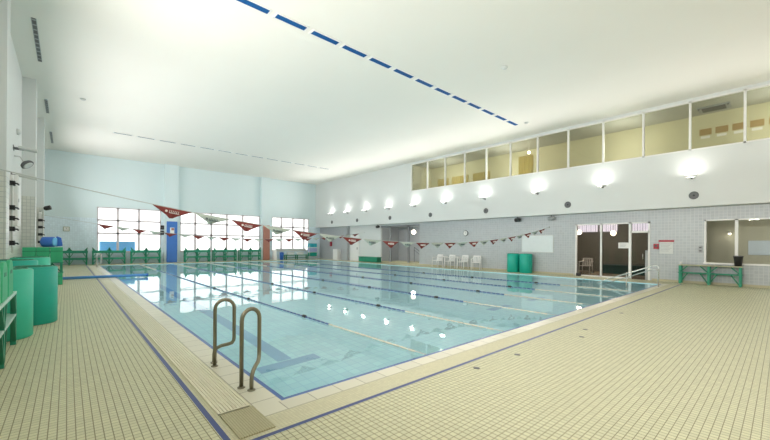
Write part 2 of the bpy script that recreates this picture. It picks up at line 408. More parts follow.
# recessed lobby far along the right wall
c = MB(); c.box(20.9, 17.4, 0, 21, 21.75, 3.05); c.box(WR+.15, 17.35, 0, 20.9, 17.45, 3.05); c.box(WR+.15, 21.7, 0, 20.9, 21.8, 3.05)
struct(c.build('wall_niche', M['niche']))
c = MB(); c.box(WR+.15, 17.45, 2.96, 20.9, 21.7, 3.05); struct(c.build('ceiling_niche', M['niche']))
c = MB(); c.use(M['mosaic']); c.box(WR, 17.45, -.05, 20.9, 21.7, .12); struct(c.build('floor_niche'))
c = MB(); c.box(WR+.02, 20.5, .12, WR+.12, 20.7, 2.95); c.box(WR+.02, 18.55, .12, WR+.12, 18.7, 2.95); c.box(WR+.02, 17.45, 2.8, WR+.12, 21.7, 2.95)
struct(c.build('trim_7', mat('dark grey frame', (.25,.26,.27), .5)))
globe_lamp((19.6, 18.7, 2.42), 'bright round lamp in the grey recess beyond the white chairs', r=.16, power=18, col=(1,.98,.95), top=2.96)
t = thing('stair_rail', 'grey sloping stair rail inside the grey recess', 'rail', (20.2, 18.3, .12))
g = MB(); g.tube([(0,-.5,.35), (0,.9,1.15)], .025); g.tube([(0,-.5,.12), (0,.9,.92)], .02); g.build('rail_bar', M['dark_grey'], t)
g = MB(); g.tube([(0,-.5,0), (0,-.5,.36)], .022); g.build('post', M['dark_grey'], t)
g = MB(); g.tube([(0,.9,0), (0,.9,1.16)], .022); g.build('post', M['dark_grey'], t)

# ------------------------------------------------------------------ uplights and speakers along the bulkhead
def area_light(name, loc, d, size, power, col, spread=170):
    l = bpy.data.lights.new(name, 'AREA'); l.shape = 'RECTANGLE'; l.size, l.size_y = size; l.energy = power; l.color = col; l.spread = math.radians(spread)
    o = bpy.data.objects.new(name, l); C.objects.link(o); o.location = loc
    o.rotation_euler = Vector(d).to_track_quat('-Z', 'Y').to_euler(); return o
UP_W, UP_L = 40, 55
t0 = thing('wall_uplight', 'x', 'lamp', group='uplights along the bulkhead')
g = MB(); g.lathe([(.035, 0), (.05, .02), (.03, .10), (.03, .22)], (0,0,-.06), (-1,0,0), 14); g.build('bracket', M['dark_grey'], t0)
g = MB(); g.box(-.42, -.17, -.06, -.18, .17, .03); g.build('housing', M['white'], t0, bevel=.02)
g = MB(); g.box(-.40, -.15, .03, -.20, .15, .04); g.build('lens', M['lamp'], t0)
UPY = [28.0, 25.5, 22.9, 20.1, 17.4, 14.65, 11.75, 8.6, 5.56, 2.43, -.6]
names = ORD[:10] + ['']
for k, y in enumerate(UPY):
    lab = 'small white uplight on the bulkhead, %s from the far corner' % ORD[k]
    if k == 0: t = t0; t.location = (XB, y, 4.25); t['label'] = lab
    else: t = dup(t0, (XB, y, 4.25), 0, lab)
    o = area_light('uplight_beam', (XB-.3, y, 4.33), (-1, 0, .30), (.25, .3), UP_W*(2.45 if y > 13 else 2.45 if y > 7 else 1.45), (1, .935, .895), 140)
    o2 = area_light('uplight_wash', (XB-.44, y, 4.33), (.55, 0, 1), (.05, .3), 4.5, (1, .98, .94), 165)
s0 = thing('wall_speaker', 'x', 'speaker', group='round speakers along the bulkhead')
g = MB(); g.lathe([(.15, 0), (.155, .02), (.12, .03), (.11, .012)], (0,0,0), (-1,0,0), 24); g.build('rim', M['dark_grey'], s0)
g = MB(); g.lathe([(.115, 0), (.10, .012), (.04, .004), (.03, .018)], (0,0,0), (-1,0,0), 24); g.build('cone', M['black'], s0)
for k, y in enumerate([28.06, 24.2, 20.06, 16.0, 11.7, 7.1, 2.37, -1.6]):
    lab = 'round black speaker set low in the bulkhead, %s from the far corner' % ORD[k]
    if k == 0: s = s0; s.location = (XB, y, 3.5); s['label'] = lab
    else: dup(s0, (XB, y, 3.5), 0, lab)

# ------------------------------------------------------------------ ceiling slots, vents, detectors
s0 = thing('ceiling_slot', 'x', 'vent', group='blue slots in the ceiling, near row')
g = MB(); g.box(-.42, -.095, -.012, .42, .095, 0)
g.build('slot', M['duct'], s0)
g = MB(); g.box(-.46, -.135, -.018, .46, -.095, 0); g.box(-.46, .095, -.018, .46, .135, 0); g.box(-.46, -.095, -.018, -.42, .095, 0); g.box(.42, -.095, -.018, .46, .095, 0)
g.build('slot_frame', M['white'], s0)
near = [2.4, 3.35, 4.39, 5.44, 6.48, 7.52, 8.57, 9.63, 10.68, 11.72, 12.76, 13.8, 14.85, 15.9]
first = True
for k, x in enumerate(near):
    lab = 'blue ceiling slot in the near row, %s from the left' % ORD[k]
    if first: s = s0; s.location = (x, 8.7, ZC); s['label'] = lab; first = False
    else: dup(s0, (x, 8.7, ZC), 0, lab)
s1 = thing('ceiling_slot', 'x', 'vent', group='slots in the ceiling, far row')
g = MB(); g.box(-.38, -.06, -.012, .38, .06, 0); g.build('slot', mat('grey blue slot', (.07,.10,.14), .7), s1)
g = MB(); g.box(-.44, -.1, -.018, .44, -.06, 0); g.box(-.44, .06, -.018, .44, .1, 0); g.build('slot_frame', M['white'], s1)
for k in range(13):
    x = 2.22 + k*1.055; lab = 'thin grey ceiling slot in the far row, %s from the left' % ORD[k]
    if k == 0: s1.location = (x, 23.8, ZC); s1['label'] = lab
    else: dup(s1, (x, 23.8, ZC), 0, lab)
for k, (y0, y1) in enumerate(((13.1, 16.1), (20.2, 22.3), (26.0, 28.9))):
    t = thing('ceiling_vent', '%s long dark grille in the ceiling beside the left wall' % ['nearest', 'middle', 'farthest'][k], 'vent', (-.69, (y0+y1)/2, ZC), group='grilles beside the left wall')
    h = (y1-y0)/2
    g = MB(); g.box(-.04, -h, -.012, .04, h, 0); g.build('backing', M['dark_grey'], t)
    g = MB(); n = int(h*2/.3)
    for q in range(n): g.box(-.042, -h+(q+.1)*2*h/n, -.016, .042, -h+(q+.35)*2*h/n, -.004)
    for sx in (-.052, .042): g.box(sx, -h, -.018, sx+.01, h, 0)
    g.build('grille', M['grey'], t)
for x, y, lab in ((.45, 19.1, 'small round detector on the ceiling near the left grilles'), (10.7, 6.14, 'small white detector on the ceiling beyond the near row'), (16.3, 8.2, 'small white detector on the ceiling close to the upper windows')):
    g = MB(); g.lathe([(.09, 0), (.10, -.02), (.07, -.06), (.03, -.07)], (x, y, ZC), (0,0,1), 18); tag(g.build('smoke_detector', M['offwhite']), lab, 'detector')

# ------------------------------------------------------------------ gallery contents
t = thing('air_conditioner', 'grey ceiling air conditioner seen through the upper windows', 'air conditioner', (19.9, 1.95, 7.25))
g = MB(); g.box(-.35, -.5, -.06, .35, .5, 0); g.build('body', M['grey'], t, bevel=.01)
g = MB(); g.box(-.28, -.36, -.075, .28, .36, -.06); g.build('grille', M['dark_grey'], t)
g = MB(); g.box(-.3, -.46, -.08, -.24, -.42, -.06); g.box(-.3, .42, -.08, -.24, .46, -.06); g.build('louvre', M['black'], t)
for k in range(7):
    y = 2.3 - k*.52
    g = MB(); g.use(M['poster']); g.box(GX-.02, y-.2, 6.35, GX, y+.2, 6.62); g.use(M['paper']); g.box(GX-.022, y-.15, 6.2, GX-.004, y+.15, 6.3)
    tag(g.build('poster'), 'small brown poster on the gallery wall, %s of the row' % ORD[k], 'poster', 'posters on the gallery wall')
globe_lamp((19.4, 9.6, 6.72), 'small round lamp behind the upper windows', r=.08, power=14, top=7.2)
for k, (y0, y1) in enumerate(((12.9, 14.2), (14.6, 16.0), (16.3, 17.3), (10.0, 10.9))):
    g = MB(); n = 12; pts = [(GX-.06+.03*math.sin(q*PI/1.5), y0+(y1-y0)*q/(n*2)) for q in range(n*2+1)]
    poly = [(p[0], p[1]) for p in pts] + [(GX-.005, y1), (GX-.005, y0)]
    g.prism(poly, 'Z', 5.35, 6.35 if k < 3 else 6.9)
    tag(g.build('curtain', M['curtain']), ['ochre curtain in the gallery, third pane from the far end', 'ochre curtain in the gallery, second pane from the far end', 'ochre curtain in the gallery, farthest pane', 'tall ochre curtain beside the small gallery lamp'][k], 'curtain', 'gallery curtains')
for y in (0, 5, 11, 15.5):  # added point fills in mid air, no fixtures, to brighten the gallery
    l = bpy.data.lights.new('gallery_fill', 'POINT'); l.energy = 80; l.color = (1, .98, .92); l.shadow_soft_size = .5
    o = bpy.data.objects.new('gallery_fill', l); C.objects.link(o); o.location = (19.3, y, 6.1)
l = bpy.data.lights.new('office_fill', 'POINT'); l.energy = 30; l.color = (1, .96, .85); l.shadow_soft_size = .6  # added fill without a fixture, evens out the office wall
o = bpy.data.objects.new('office_fill', l); C.objects.link(o); o.location = (19.9, 0.2, 1.7)

# ------------------------------------------------------------------ grating along the left side of the pool
g = MB()
for k in range(10): g.box(.985+k*.028, 3.26, .0, .985+k*.028+.021, 28.8, .012)
for k in range(52): g.box(.985, 3.26+k*.5, 0, 1.253, 3.275+k*.5, .009)
tag(g.build('drain_grating', mat('cream grating plastic', (.80, .765, .60), .5)), 'long cream slatted grating running along the left pool edge', 'grating')
g = MB(); g.box(.99, 2.75, 0, 1.275, 3.235, .012)
tag(g.build('drain_plate', M['mesh_plate']), 'square olive mesh drain plate at the near corner of the pool deck', 'drain cover')
for k, (x, y) in enumerate(((3.72, 2.48), (4.6, 2.42), (6.3, 2.2), (6.9, 2.35), (9.2, 2.4))):
    g = MB(); g.lathe([(.0, .004), (.035, .004), (.042, .0)], (x, y, 0), (0,0,1), 16)
    tag(g.build('floor_drain', M['dark_grey']), 'small round drain in the deck beside the near blue line, %s from the left' % ORD[k], 'drain', 'floor drains on the near deck')

# ------------------------------------------------------------------ handrails
def arc(cx, cz, r, a0, a1, y, n=10): return [(cx+r*math.cos(a0+(a1-a0)*k/n), y, cz+r*math.sin(a0+(a1-a0)*k/n)) for k in range(n+1)]
def handrail(side, label, loc, m, rz=0):
    t = thing('pool_handrail', label, 'handrail', loc, group=None)
    w_, r = .22, .11; h = .80
    pts = [(0,0,0), (0,0,h-r)] + arc(r, h-r, r, PI, 0, 0)[1:] + [(w_, 0, .42)]
    pts[-1] = (w_, 0, .32)
    pts += [(w_-.004, side*.004, .285), (w_-.02, side*.02, .252), (w_-.06, side*.055, .232), (w_-.13, side*.10, .212), (w_-.175, side*.128, .185), (w_-.2, side*.14, .145), (w_-.205, side*.142, .10), (w_-.205, side*.142, 0)]
    g = MB(); g.tube(pts, .021, 12); g.build('rail_tube', m, t)
    g = MB(); g.lathe([(.04, 0), (.04, .008), (.024, .014)], (0,0,0), n=16); g.build('foot_flange', m, t)
    g = MB(); g.lathe([(.04, 0), (.04, .008), (.024, .014)], (w_-.205, side*.142, 0), n=16); g.build('foot_flange', m, t)
    t.rotation_euler = (0, 0, rz)
    return t
handrail(-1, 'bronze steel grab rail nearest the camera at the pool corner', (1.355, 3.74, 0), M['steel'], .28)
handrail(1, 'bronze steel looped grab rail just behind the nearest one', (1.345, 4.60, 0), M['steel'], -.12)
handrail(-1, 'small pale grab rail at the far left pool corner, nearer one', (1.33, 27.2, 0), M['steel_light'])
handrail(1, 'small pale grab rail at the far left pool corner, farther one', (1.33, 28.0, 0), M['steel_light'])
t = thing('stair_handrail', 'long sloping twin bar steel handrail into the right end of the pool', 'handrail', (16.15, 3.05, 0))
g = MB(); g.tube([(0,0,0), (0,0,.68)] + [(0, .0+.1*(1-math.cos(a)), .68+.1*math.sin(a)) for a in (.4,.8,1.2)] + [(0,.16,.765), (0,1.9,.05), (0,2.1,-.08)], .022, 10); g.build('upper_bar', M['steel_light'], t)
g = MB(); g.tube([(0,0,.6), (0,.1,.64), (0,.22,.61), (0,1.78,-.06)], .018, 10); g.build('lower_bar', M['steel_light'], t)
g = MB(); g.tube([(0,1.0,.42), (0,1.0,DEPTH)], .02, 10); g.build('post', M['steel_light'], t)

# ------------------------------------------------------------------ lane ropes
ROPES = [3.65, 5.66, 7.83, 9.9, 11.9, 13.95]
for k, x in enumerate(ROPES):
    t = thing('lane_rope', 'blue and cream lane rope floating on the water, %s from the left' % ORD[k], 'lane rope', (x, 0, 0), group='lane ropes')
    g = MB(); g.tube([(0, PY0, .0), (0, PY1, .0)], .008, 6); g.build('cable', M['cord'], t)
    def chain(y0, y1, nm, m, r):
        g = MB(); y = y0
        while y < y1:
            g.lathe([(r*.55, 0), (r, .02), (r, .13), (r*.55, .15)], (0, y, -.004), (0,1,0), 10); y += .16
        o = g.build(nm, m, t); return o
    chain(PY0+.2, 5.6, 'float_string', M['rope_pale'], .015)['label'] = 'cream floats at the near end'
    chain(5.62, 22.8, 'float_string', M['rope_blue'], .015)['label'] = 'dark blue floats of the middle stretch'
    chain(22.85, PY1-.2, 'float_string', M['rope_pale'], .022)['label'] = 'cream floats at the far end'
    g = MB()
    for y in (6.5, 9.5, 12.5): g.lathe([(.02, 0), (.032, .03), (.032, .11), (.02, .14)], (0, y, 0), (0,1,0), 12)
    g.build('marker_float', M['black'], t)

# ------------------------------------------------------------------ backstroke flag lines
def flag_line(label, Y, zf, ya, x_first, n, xl, xr):
    t = thing('flag_line', label, 'flags', (0, Y, 0))
    xs = [xl+(xr-xl)*k/40 for k in range(41)]
    g = MB(); g.tube([(x, 0, zf(x)) for x in xs], .008, 6); g.build('cord', M['cord'], t)
    for e, x in enumerate((xl, xr)):
        s = 1 if e == 0 else -1
        g = MB(); g.lathe([(.03, 0), (.03, .015), (.012, .02), (.012, .06)], (x, 0, zf(x)), (s,0,0), 10); g.build('wall_hook', M['steel_light'], t)
    for k in range(n):
        x0 = x_first + k*.747; x1 = x0+.71
        if x1 > xr: break
        red = k % 2 == 0
        z0, z1 = zf(x0)-.005, zf(x1)-.005; sw = .05*math.sin(k*2.1)
        xt = x0+.32; zt = (z0+z1)/2-(.2 if red else .165)
        bm = bmesh.new(); nu, nv = 8, 4; th = .004
        rows = []
        for sgn in (-1, 1):
            G = []
            for j in range(nv+1):
                v = j/nv; G.append([])
                for i in range(nu+1):
                    u = i/nu
                    px = (x0+(x1-x0)*u)*(1-v) + xt*v; pz = (z0+(z1-z0)*u)*(1-v) + zt*v
                    if abs(v-1) < 1e-6: px += (u-.5)*.06
                    py = sw*v*v + .018*math.sin(u*PI*3+k)*v + sgn*th/2
                    G[-1].append(bm.verts.new((px, py, pz)))
            for j in range(nv):
                for i in range(nu):
                    fc = bm.faces.new((G[j][i], G[j][i+1], G[j+1][i+1], G[j+1][i])); fc.smooth = True
            rows.append(G)
        A, B = rows
        ring = lambda G: [G[0][i] for i in range(nu+1)] + [G[j][nu] for j in range(1, nv+1)] + [G[nv][i] for i in range(nu-1, -1, -1)] + [G[j][0] for j in range(nv-1, 0, -1)]
        ra, rb = ring(A), ring(B)
        for i in range(len(ra)): bm.faces.new((ra[i], ra[(i+1)%len(ra)], rb[(i+1)%len(ra)], rb[i]))
        bmesh.ops.recalc_face_normals(bm, faces=bm.faces)
        me = bpy.data.meshes.new('pennant'); bm.to_mesh(me); bm.free()
        o = bpy.data.objects.new('pennant', me); C.objects.link(o); o.parent = t
        me.materials.append(M['red_flag'] if red else M['white_flag'])
        o['label'] = 'dark red pennant' if red else 'white pennant'
        # printed mark: a blob and a scrawl of lettering like strokes, following the slope
        if ya:
            mk = MB(); sl = (z1-z0)/(x1-x0); zc = (z0+z1)/2-.075
            def P(dx, dz): return (x0+.36+dx, -.028+sw*.16, zc+sl*dx+dz)
            mk.lathe([(.001,0),(.024,.001),(.024,.008),(.001,.009)], P(-.125, .0), (0,-1,0), 10)
            for q in range(6):
                xx = -.075+q*.031
                mk.bar(P(xx, -.024), P(xx+.014, .028), .006, .016, (0,-1,0))
            mk.bar(P(-.08, -.026), P(.10, -.026), .006, .009, (0,0,1))
            mk.build('print', M['logo_white'] if red else M['logo_dark'], o)
zn = lambda x: 1.55 + .0102*(x-9.5)**2
zf_ = lambda x: 1.78 + .0085*(x-10)**2
flag_line('near sagging line of red and white pennants across the pool', 8.2, zn, True, 1.23, 23, WL, WR-.02)
flag_line('far sagging line of red and white pennants across the pool', 23.8, zf_, False, 1.15, 23, WL, WR-.02)

# ------------------------------------------------------------------ trestle benches
def bench(name, L_, D, label, cat, group=None, top='green', zt=.76, zm=.45, tips=False, ap=0):
    """bench along local X, centred, open two-tier with braces"""
    t = thing(name, label, cat, group=group)
    g = MB()
    for y0 in (-D/2, -D/2+D/3+.005, -D/2+2*D/3+.01): g.box(-L_/2, y0, zt-.04, L_/2, y0+D/3-.012, zt)
    if ap: g.box(-L_/2, -D/2-.012, zt-ap, L_/2, -D/2+.012, zt)
    g.build('top', M[top], t, bevel=.006)
    g = MB()
    for y0 in (-D/2, .02): g.box(-L_/2, y0, zm-.035, L_/2, y0+D/2-.02, zm)
    if ap: g.box(-L_/2, -D/2-.012, zm-ap*.75, L_/2, -D/2+.012, zm)
    g.build('shelf', M['glare_top' if top == 'glare_top' else 'green'], t, bevel=.006)
    for k, x in enumerate((-L_/2+.06, 0, L_/2-.06)):
        for y in (-D/2+.03, D/2-.03):
            g = MB(); g.box(x-.035, y-.03, 0, x+.035, y+.03, zt-.04); g.build('leg', M['green'], t)
        g = MB(); y = -D/2+.02
        for s in ((-1, 1) if k == 1 else ((1,) if k == 0 else (-1,))):
            g.bar((x+s*.02, y, .06), (x+s*.24, y, zm-.03), .04, .045, (0,1,0))
            g.bar((x+s*.02, y, zm+.03), (x+s*.24, y, zt-.05), .04, .045, (0,1,0))
        if tips:
            s = (1, 1, -1)[k]
            for s2 in ((-1, 1) if k == 1 else (s,)):
                g.prism([(x-.02, zt-.02), (x+.16*s2, zt-.02), (x-.02*s2, zt+.2), (x-.05*s2, zt+.2)] if s2 > 0 else [(x+.02, zt-.02), (x+.05, zt+.2), (x+.02, zt+.2), (x-.16, zt-.02)], 'Y', y-.02, y+.03)
        g.build('brace', M['green_dark'], t)
    return t
bt = bench('storage_bench', 1.85, .42, 'green two tier bench with worn olive top under the right window', 'bench', None, 'olive_top')
bt.location = (WR-.25, 1.93, 0); bt.rotation_euler = (0, 0, -PI/2)
BB = bench('storage_bench', 1.82, .42, 'x', 'bench', 'green benches along the back wall', 'green', .93, .46, True, .16)
spots = [(.1, 1.0, 'leftmost green bench by the back wall under the clock'), (2.12, 1.0, 'green bench under the left window, left one'), (4.2, 1.0, 'green bench under the left window, beside the blue pad'),
         (7.55, 1.0, 'green bench under the wide window, beside the blue pad'), (9.6, 1.0, 'green bench under the wide window, middle one'), (11.65, 1.0, 'green bench under the wide window, beside the red pad')]
for k, (x, s, lab) in enumerate(spots):
    if k == 0: BB.location = (x, 30.45, 0); BB['label'] = lab
    else: dup(BB, (x, 30.45, 0), 0, lab)
bt = bench('storage_bench', 2.75, .42, 'near left green two tier bench with glare painted edges holding green boards', 'bench', None, 'glare_top', .77, .45)
bt.location = (-.76, 6.15, 0); bt.rotation_euler = (0, 0, PI/2)
bt = bench('storage_bench', 1.05, .45, 'short green bench against the left pillar stacked with green boards', 'bench', None, 'green', .78, .42)
bt.location = (-.62, 17.35, 0)

# green kickboards
def kickboard(w_, h, th, m):
    t = thing('kickboard', 'x', 'kickboard')
    r = w_*.42; poly = [(-w_/2, 0), (w_/2, 0), (w_/2, h-r)] + [(w_/2-r+r*math.cos(a), h-r+r*math.sin(a)) for a in (.4,.8,1.2,PI/2)] + [(-w_/2+r+r*math.cos(a), h-r+r*math.sin(a)) for a in (PI/2,1.94,2.34,2.74,PI)]
    g = MB(); g.prism(poly, 'Y', -th/2, th/2); g.build('board', m, t, bevel=.008)
    g = MB(); g.prism([(-w_*.2, h*.62), (w_*.2, h*.62), (w_*.16, h*.72), (-w_*.16, h*.72)], 'Y', -th/2-.003, -th/2+.004); g.build('grip_recess', M['green_dark'], t)
    return t
kb = kickboard(.50, .48, .04, M['green_board'])
for k in range(4):
    loc = (-.585, 5.12+k*.62, .772); lab = 'upright green board on the near left bench, %s from the near end' % ORD[k]
    if k == 0: kb.location = loc; kb.rotation_euler = (0, 0, PI/2); kb['label'] = lab; kb['group'] = 'green boards on the near left bench'
    else: dup(kb, loc, PI/2, lab)
for k in range(6):
    x = -.97+(k % 3)*.345; up = k < 3
    t = thing('foam_board_stack', 'square green foam block %s, %s one' % ('on top of the short bench by the left pillar' if up else 'on the deck in front of the short bench', ['left', 'middle', 'right'][k % 3]), 'float', (x, 17.33 if up else 16.95, .782 if up else .001), group='green foam blocks by the left pillar')
    g = MB(); h = .52 if up else .40; n = 5
    for q in range(n): g.box(-.165, -.17+q*.068, 0, .165, -.17+q*.068+.062, h-.01*(q % 2))
    g.build('boards', M['green_board'], t, bevel=.008)
    g = MB(); g.box(-.168, -.175, h*.72, .168, .172, h*.76); g.build('strap', M['green_dark'], t)

# rolled mats
def rolled_mat(r, h, m, label, loc, group=None):
    t = thing('rolled_mat', label, 'mat', loc, group=group)
    g = MB(); g.lathe([(r-.02, 0), (r, .02), (r, h-.02), (r-.02, h)], n=40); g.build('roll', m, t)
    g = MB(); pts = [((.04+(r-.07)*a/22)*math.cos(a), (.04+(r-.07)*a/22)*math.sin(a), h+.002) for a in [q*.35 for q in range(63)]]
    g.tube(pts, .010, 5); g.build('spiral_edge', M['green_dark'], t)
    g = MB(); g.box(r-.03, -.03, .01, r+.012, .03, h-.01); o = g.build('outer_flap', m, t); o.rotation_euler = (0, 0, -2.2)
    return t
rolled_mat(.33, 1.07, M['teal_light'], 'light green rolled mat standing nearest on the left deck', (-.73, 8.02, 0), 'rolled mats on the left deck')
rolled_mat(.33, 1.04, M['teal'], 'dark teal rolled mat standing in front of the other left mats', (-.46, 9.2, 0), 'rolled mats on the left deck')
rolled_mat(.33, 1.12, M['teal'], 'teal rolled mat standing behind the two front ones', (-.78, 10.35, 0), 'rolled mats on the left deck')
rolled_mat(.33, 1.14, M['teal_light'], 'light green rolled mat farthest back in the left group', (-.62, 11.4, 0), 'rolled mats on the left deck')
rolled_mat(.33, 1.02, M['teal'], 'teal rolled mat by the right wall, left of the pair', (18.45, 9.98, 0), 'pair of rolled mats by the right wall')
rolled_mat(.33, 1.02, M['teal'], 'teal rolled mat by the right wall, right of the pair', (18.45, 9.26, 0), 'pair of rolled mats by the right wall')

# blue roll on the boards, blue pole across the deck
t = thing('blue_float', 'royal blue drum shaped float lying on the short bench by the left pillar', 'float', (-.46, 17.33, 1.30))
g = MB(); g.lathe([(.14, -.18), (.18, -.15), (.18, .15), (.14, .18)], (-.03,0,.19), (.9,-.45,.0), 20); g.build('drum', M['blue'], t)
g = MB(); g.lathe([(.155, .175), (.155, .20), (.05, .205)], (-.03,0,.19), (.9,-.45,.0), 20); g.build('end_cap', M['sky_tarp'], t)
g = MB(); g.prism([(.14, .02), (.34, .05), (.30, .34), (.17, .40)], 'Y', .0, .07); g.build('flap', M['blue'], t, bevel=.02)
t = thing('barrier_pole', 'long blue pole lying across the left deck onto the pool', 'pole', (-.33, 18.75, .072))
g = MB(); g.tube([(0,0,0), (2.95,-.1,0)], .055, 14); g.build('tube', mat('bright blue tube', (.08,.30,.72), .4), t)
g = MB(); g.lathe([(.062, -.02), (.065, .03), (.04, .05)], (2.95,-.1,0), (1,0,0), 14); g.build('end_cap', M['blue'], t)

# ------------------------------------------------------------------ equipment on the left wall
def floodlight(label, loc, tilt, sx=.5):
    t = thing('floodlight', label, 'lamp', loc)
    R = Matrix.Rotation(tilt, 3, 'Y')
    g = MB(); g.box(0, -.16, -.035, sx, .16, .035); o = g.build('housing', M['offwhite'], t, bevel=.015); o.rotation_euler = (0, tilt, 0)
    g = MB(); g.box(.04, -.14, .035, sx-.03, .14, .045); o = g.build('lens', M['offwhite'], t); o.rotation_euler = (0, tilt, 0)
    g = MB(); g.bar((-.1,-.1,-.03), (.12,-.1,-.03), .02, .04); g.bar((-.1,.1,-.03), (.12,.1,-.03), .02, .04); g.box(-.12,-.14,-.09,-.09,.14,.05); g.build('bracket', M['dark_grey'], t)
floodlight('upper flat white floodlight on the left wall beyond the first pillar', (-1.12, 15.4, 4.33), .10, .42)
floodlight('lower flat white floodlight on the left wall above the tall white box', (-1.12, 14.9, 3.45), .18, .46)
t = thing('round_lamp', 'small round lamp between the two floodlights on the left wall', 'lamp', (-1.0, 15.6, 3.95))
g = MB(); g.lathe([(.05, 0), (.15, .06), (.17, .12), (.15, .14)], (0,0,0), (.6,-.3,-.7), 20); g.build('shade', M['dark_grey'], t)
g = MB(); g.lathe([(.13, .141), (.10, .15)], (0,0,0), (.6,-.3,-.7), 20); g.build('lens', M['offwhite'], t)
g = MB(); g.tube([(-.22,0,.15), (-.1,0,.16), (0,0,0)], .018, 8); g.build('arm', M['offwhite'], t)
for k, y in enumerate((-2.5, 1.5, 5.5, 9.5, 14.2, 17.2, 20.6, 24.9, 27.6)):  # added area lights along the left wall, mostly without fixtures, brightening the ceiling
    area_light('left_fill', (-.8, y, 3.7), (1, 0, .22), (.5, .4), UP_L*(3.7 if k < 4 else 2.0), (1, .945, .90) if k < 4 else (1, .96, .96), 150)
t = thing('wall_box', 'tall narrow white box on the left wall beside the black clamps', 'box', (WL, 15.0, 1.95))
g = MB(); g.box(0, -.4, 0, .16, .4, 1.45); g.build('body', M['white'], t, bevel=.01)
g = MB(); g.box(.16, -.36, .04, .168, .36, 1.41); g.build('door', M['white'], t)
g = MB(); g.box(.168, -.33, .68, .178, -.29, .78); g.build('latch', M['grey'], t)
def clamp_rail(label, loc, h, zs, axis):
    t = thing('pole_rack', label, 'rack', loc)
    g = MB(); g.box(-.05, -.05, 0, .05, .05, h) if axis else None
    g.build('rail', M['white'], t, bevel=.006)
    for z in zs:
        g = MB(); g.box(-.07, -.11, z, .09, .05, z+.12); g.tube([(.05, -.13, z+.06), (.14, -.12, z+.05), (.15, -.03, z+.03)], .02, 8); g.build('clamp', M['black'], t)
    g = MB(); g.tube([(.04, -.08, -.15), (.04, -.08, h-.1)], .016, 8); g.build('pole', M['offwhite'], t)
clamp_rail('white rail with black clamps beside the tall white box on the left wall', (-1.12, 13.55, 1.35), 1.9, (.05, .42, .70, .98, 1.62), True)
clamp_rail('white rail with black clamps on the farthest left pillar', (-.96, 23.42, 1.4), 1.5, (.02, .38, .72, 1.05), True)
t = thing('spotlight', 'black spotlight on a white arm at the farthest left pillar', 'lamp', (-.85, 23.35, 3.0))
g = MB(); g.lathe([(.06, 0), (.10, .05), (.11, .24), (.09, .26)], (.02,0,.06), (.8,-.2,.25), 16); g.build('head', M['black'], t)
g = MB(); g.tube([(-.12,.1,-.06), (-.06,0,-.05), (.04,0,.05)], .03, 8); g.build('arm', M['offwhite'], t)
for y, z, lab in ((16.3, 5.0, 'small round white sensor high on the left wall'), (13.3, 5.6, 'small round white sensor high on the left wall, nearer one')):
    g = MB(); g.lathe([(.10, 0), (.10, .05), (.06, .09), (.02, .1)], (WL, y, z), (1,0,0), 16); tag(g.build('wall_sensor', M['offwhite']), lab, 'sensor')

# ------------------------------------------------------------------ things on the back wall
t = thing('wall_clock', 'square white clock on the back wall left of the windows', 'clock', (-.05, WB, 2.33))
g = MB(); g.box(-.16, -.05, -.15, .16, 0, .15); g.build('case', M['olive_top'], t, bevel=.01)
g = MB(); g.box(-.125, -.058, -.115, .125, -.05, .115); g.build('face', M['paper'], t)
g = MB(); g.box(-.006, -.064, 0, .006, -.058, .09); g.box(0, -.064, -.005, .06, -.058, .005); g.build('hand', M['black'], t)
for z, lab in ((2.62, 'small black speaker beside the blue pad, upper one'), (2.22, 'small black speaker beside the blue pad, lower one')):
    t = thing('small_speaker', lab, 'speaker', (5.28, WB-.02, z))
    g = MB(); g.box(-.11, -.16, -.15, .11, 0, .15); g.build('case', M['black'], t, bevel=.01)
    g = MB(); g.lathe([(.07, 0), (.075, .008), (.02, .004)], (0,-.16,-.02), (0,-1,0), 16); g.build('cone', M['dark_grey'], t)
# corner between the far window and the right wall
t = thing('folding_sign', 'white folding floor sign right of the red pad', 'sign', (13.85, 30.35, 0))
for s in (-1, 1):
    g = MB(); g.bar((0, s*.19, 0), (0, s*.02, .92), .32, .02, (0,1,0)); g.build('sign_board', M['white'], t)
t = thing('low_table', 'long low green bench under the far right window', 'bench', (15.98, 30.3, 0))
g = MB(); g.box(-1.25, -.22, .38, 1.25, .22, .44); g.build('top', M['green'], t, bevel=.01)
for x in (-1.1, 0, 1.1):
    for y in (-.16, .16): g = MB(); g.box(x-.035, y-.035, 0, x+.035, y+.035, .38); g.build('leg', M['green_dark'], t)
g = MB(); g.box(-1.1, -.02, .15, 1.1, .02, .2); g.build('stretcher', M['green_dark'], t)
for k, x in enumerate((15.35, 16.35)):
    g = MB(); g.use(M['white']); g.box(x-.28, 30.14, .44, x+.28, 30.46, .66); g.use(M['offwhite']); g.box(x-.3, 30.12, .66, x+.3, 30.48, .70)
    tag(g.build('storage_box', bevel=.01), ['white lidded box on the low green bench, left one', 'white lidded box on the low green bench, right one'][k], 'box', 'boxes on the low green bench')
t = thing('blue_bin', 'blue bin standing at the left end of the low green bench', 'bin', (14.48, 30.25, 0))
g = MB(); g.lathe([(.15, 0), (.19, .6), (.20, .62), (.17, .62), (.14, .05)], n=20); g.build('body', M['blue'], t)
g = MB(); g.lathe([(.2, .62), (.205, .66), (.06, .70)], n=20); g.build('lid', M['blue'], t)
c = MB(); c.box(14.2, WB-.06, .76, 17.3, WB-.04, 1.0); tag(c.build('sill_board', M['offwhite']), 'pale board along the sill of the far right window', 'board')
t = thing('equipment_shelf', 'narrow white shelf rack in the far right corner', 'shelf', (17.75, 30.45, 0))
g = MB()
for x in (-.42, .42):
    for y in (-.2, .2): g.box(x-.015, y-.015, 0, x+.015, y+.015, 1.35)
g.build('upright', M['offwhite'], t)
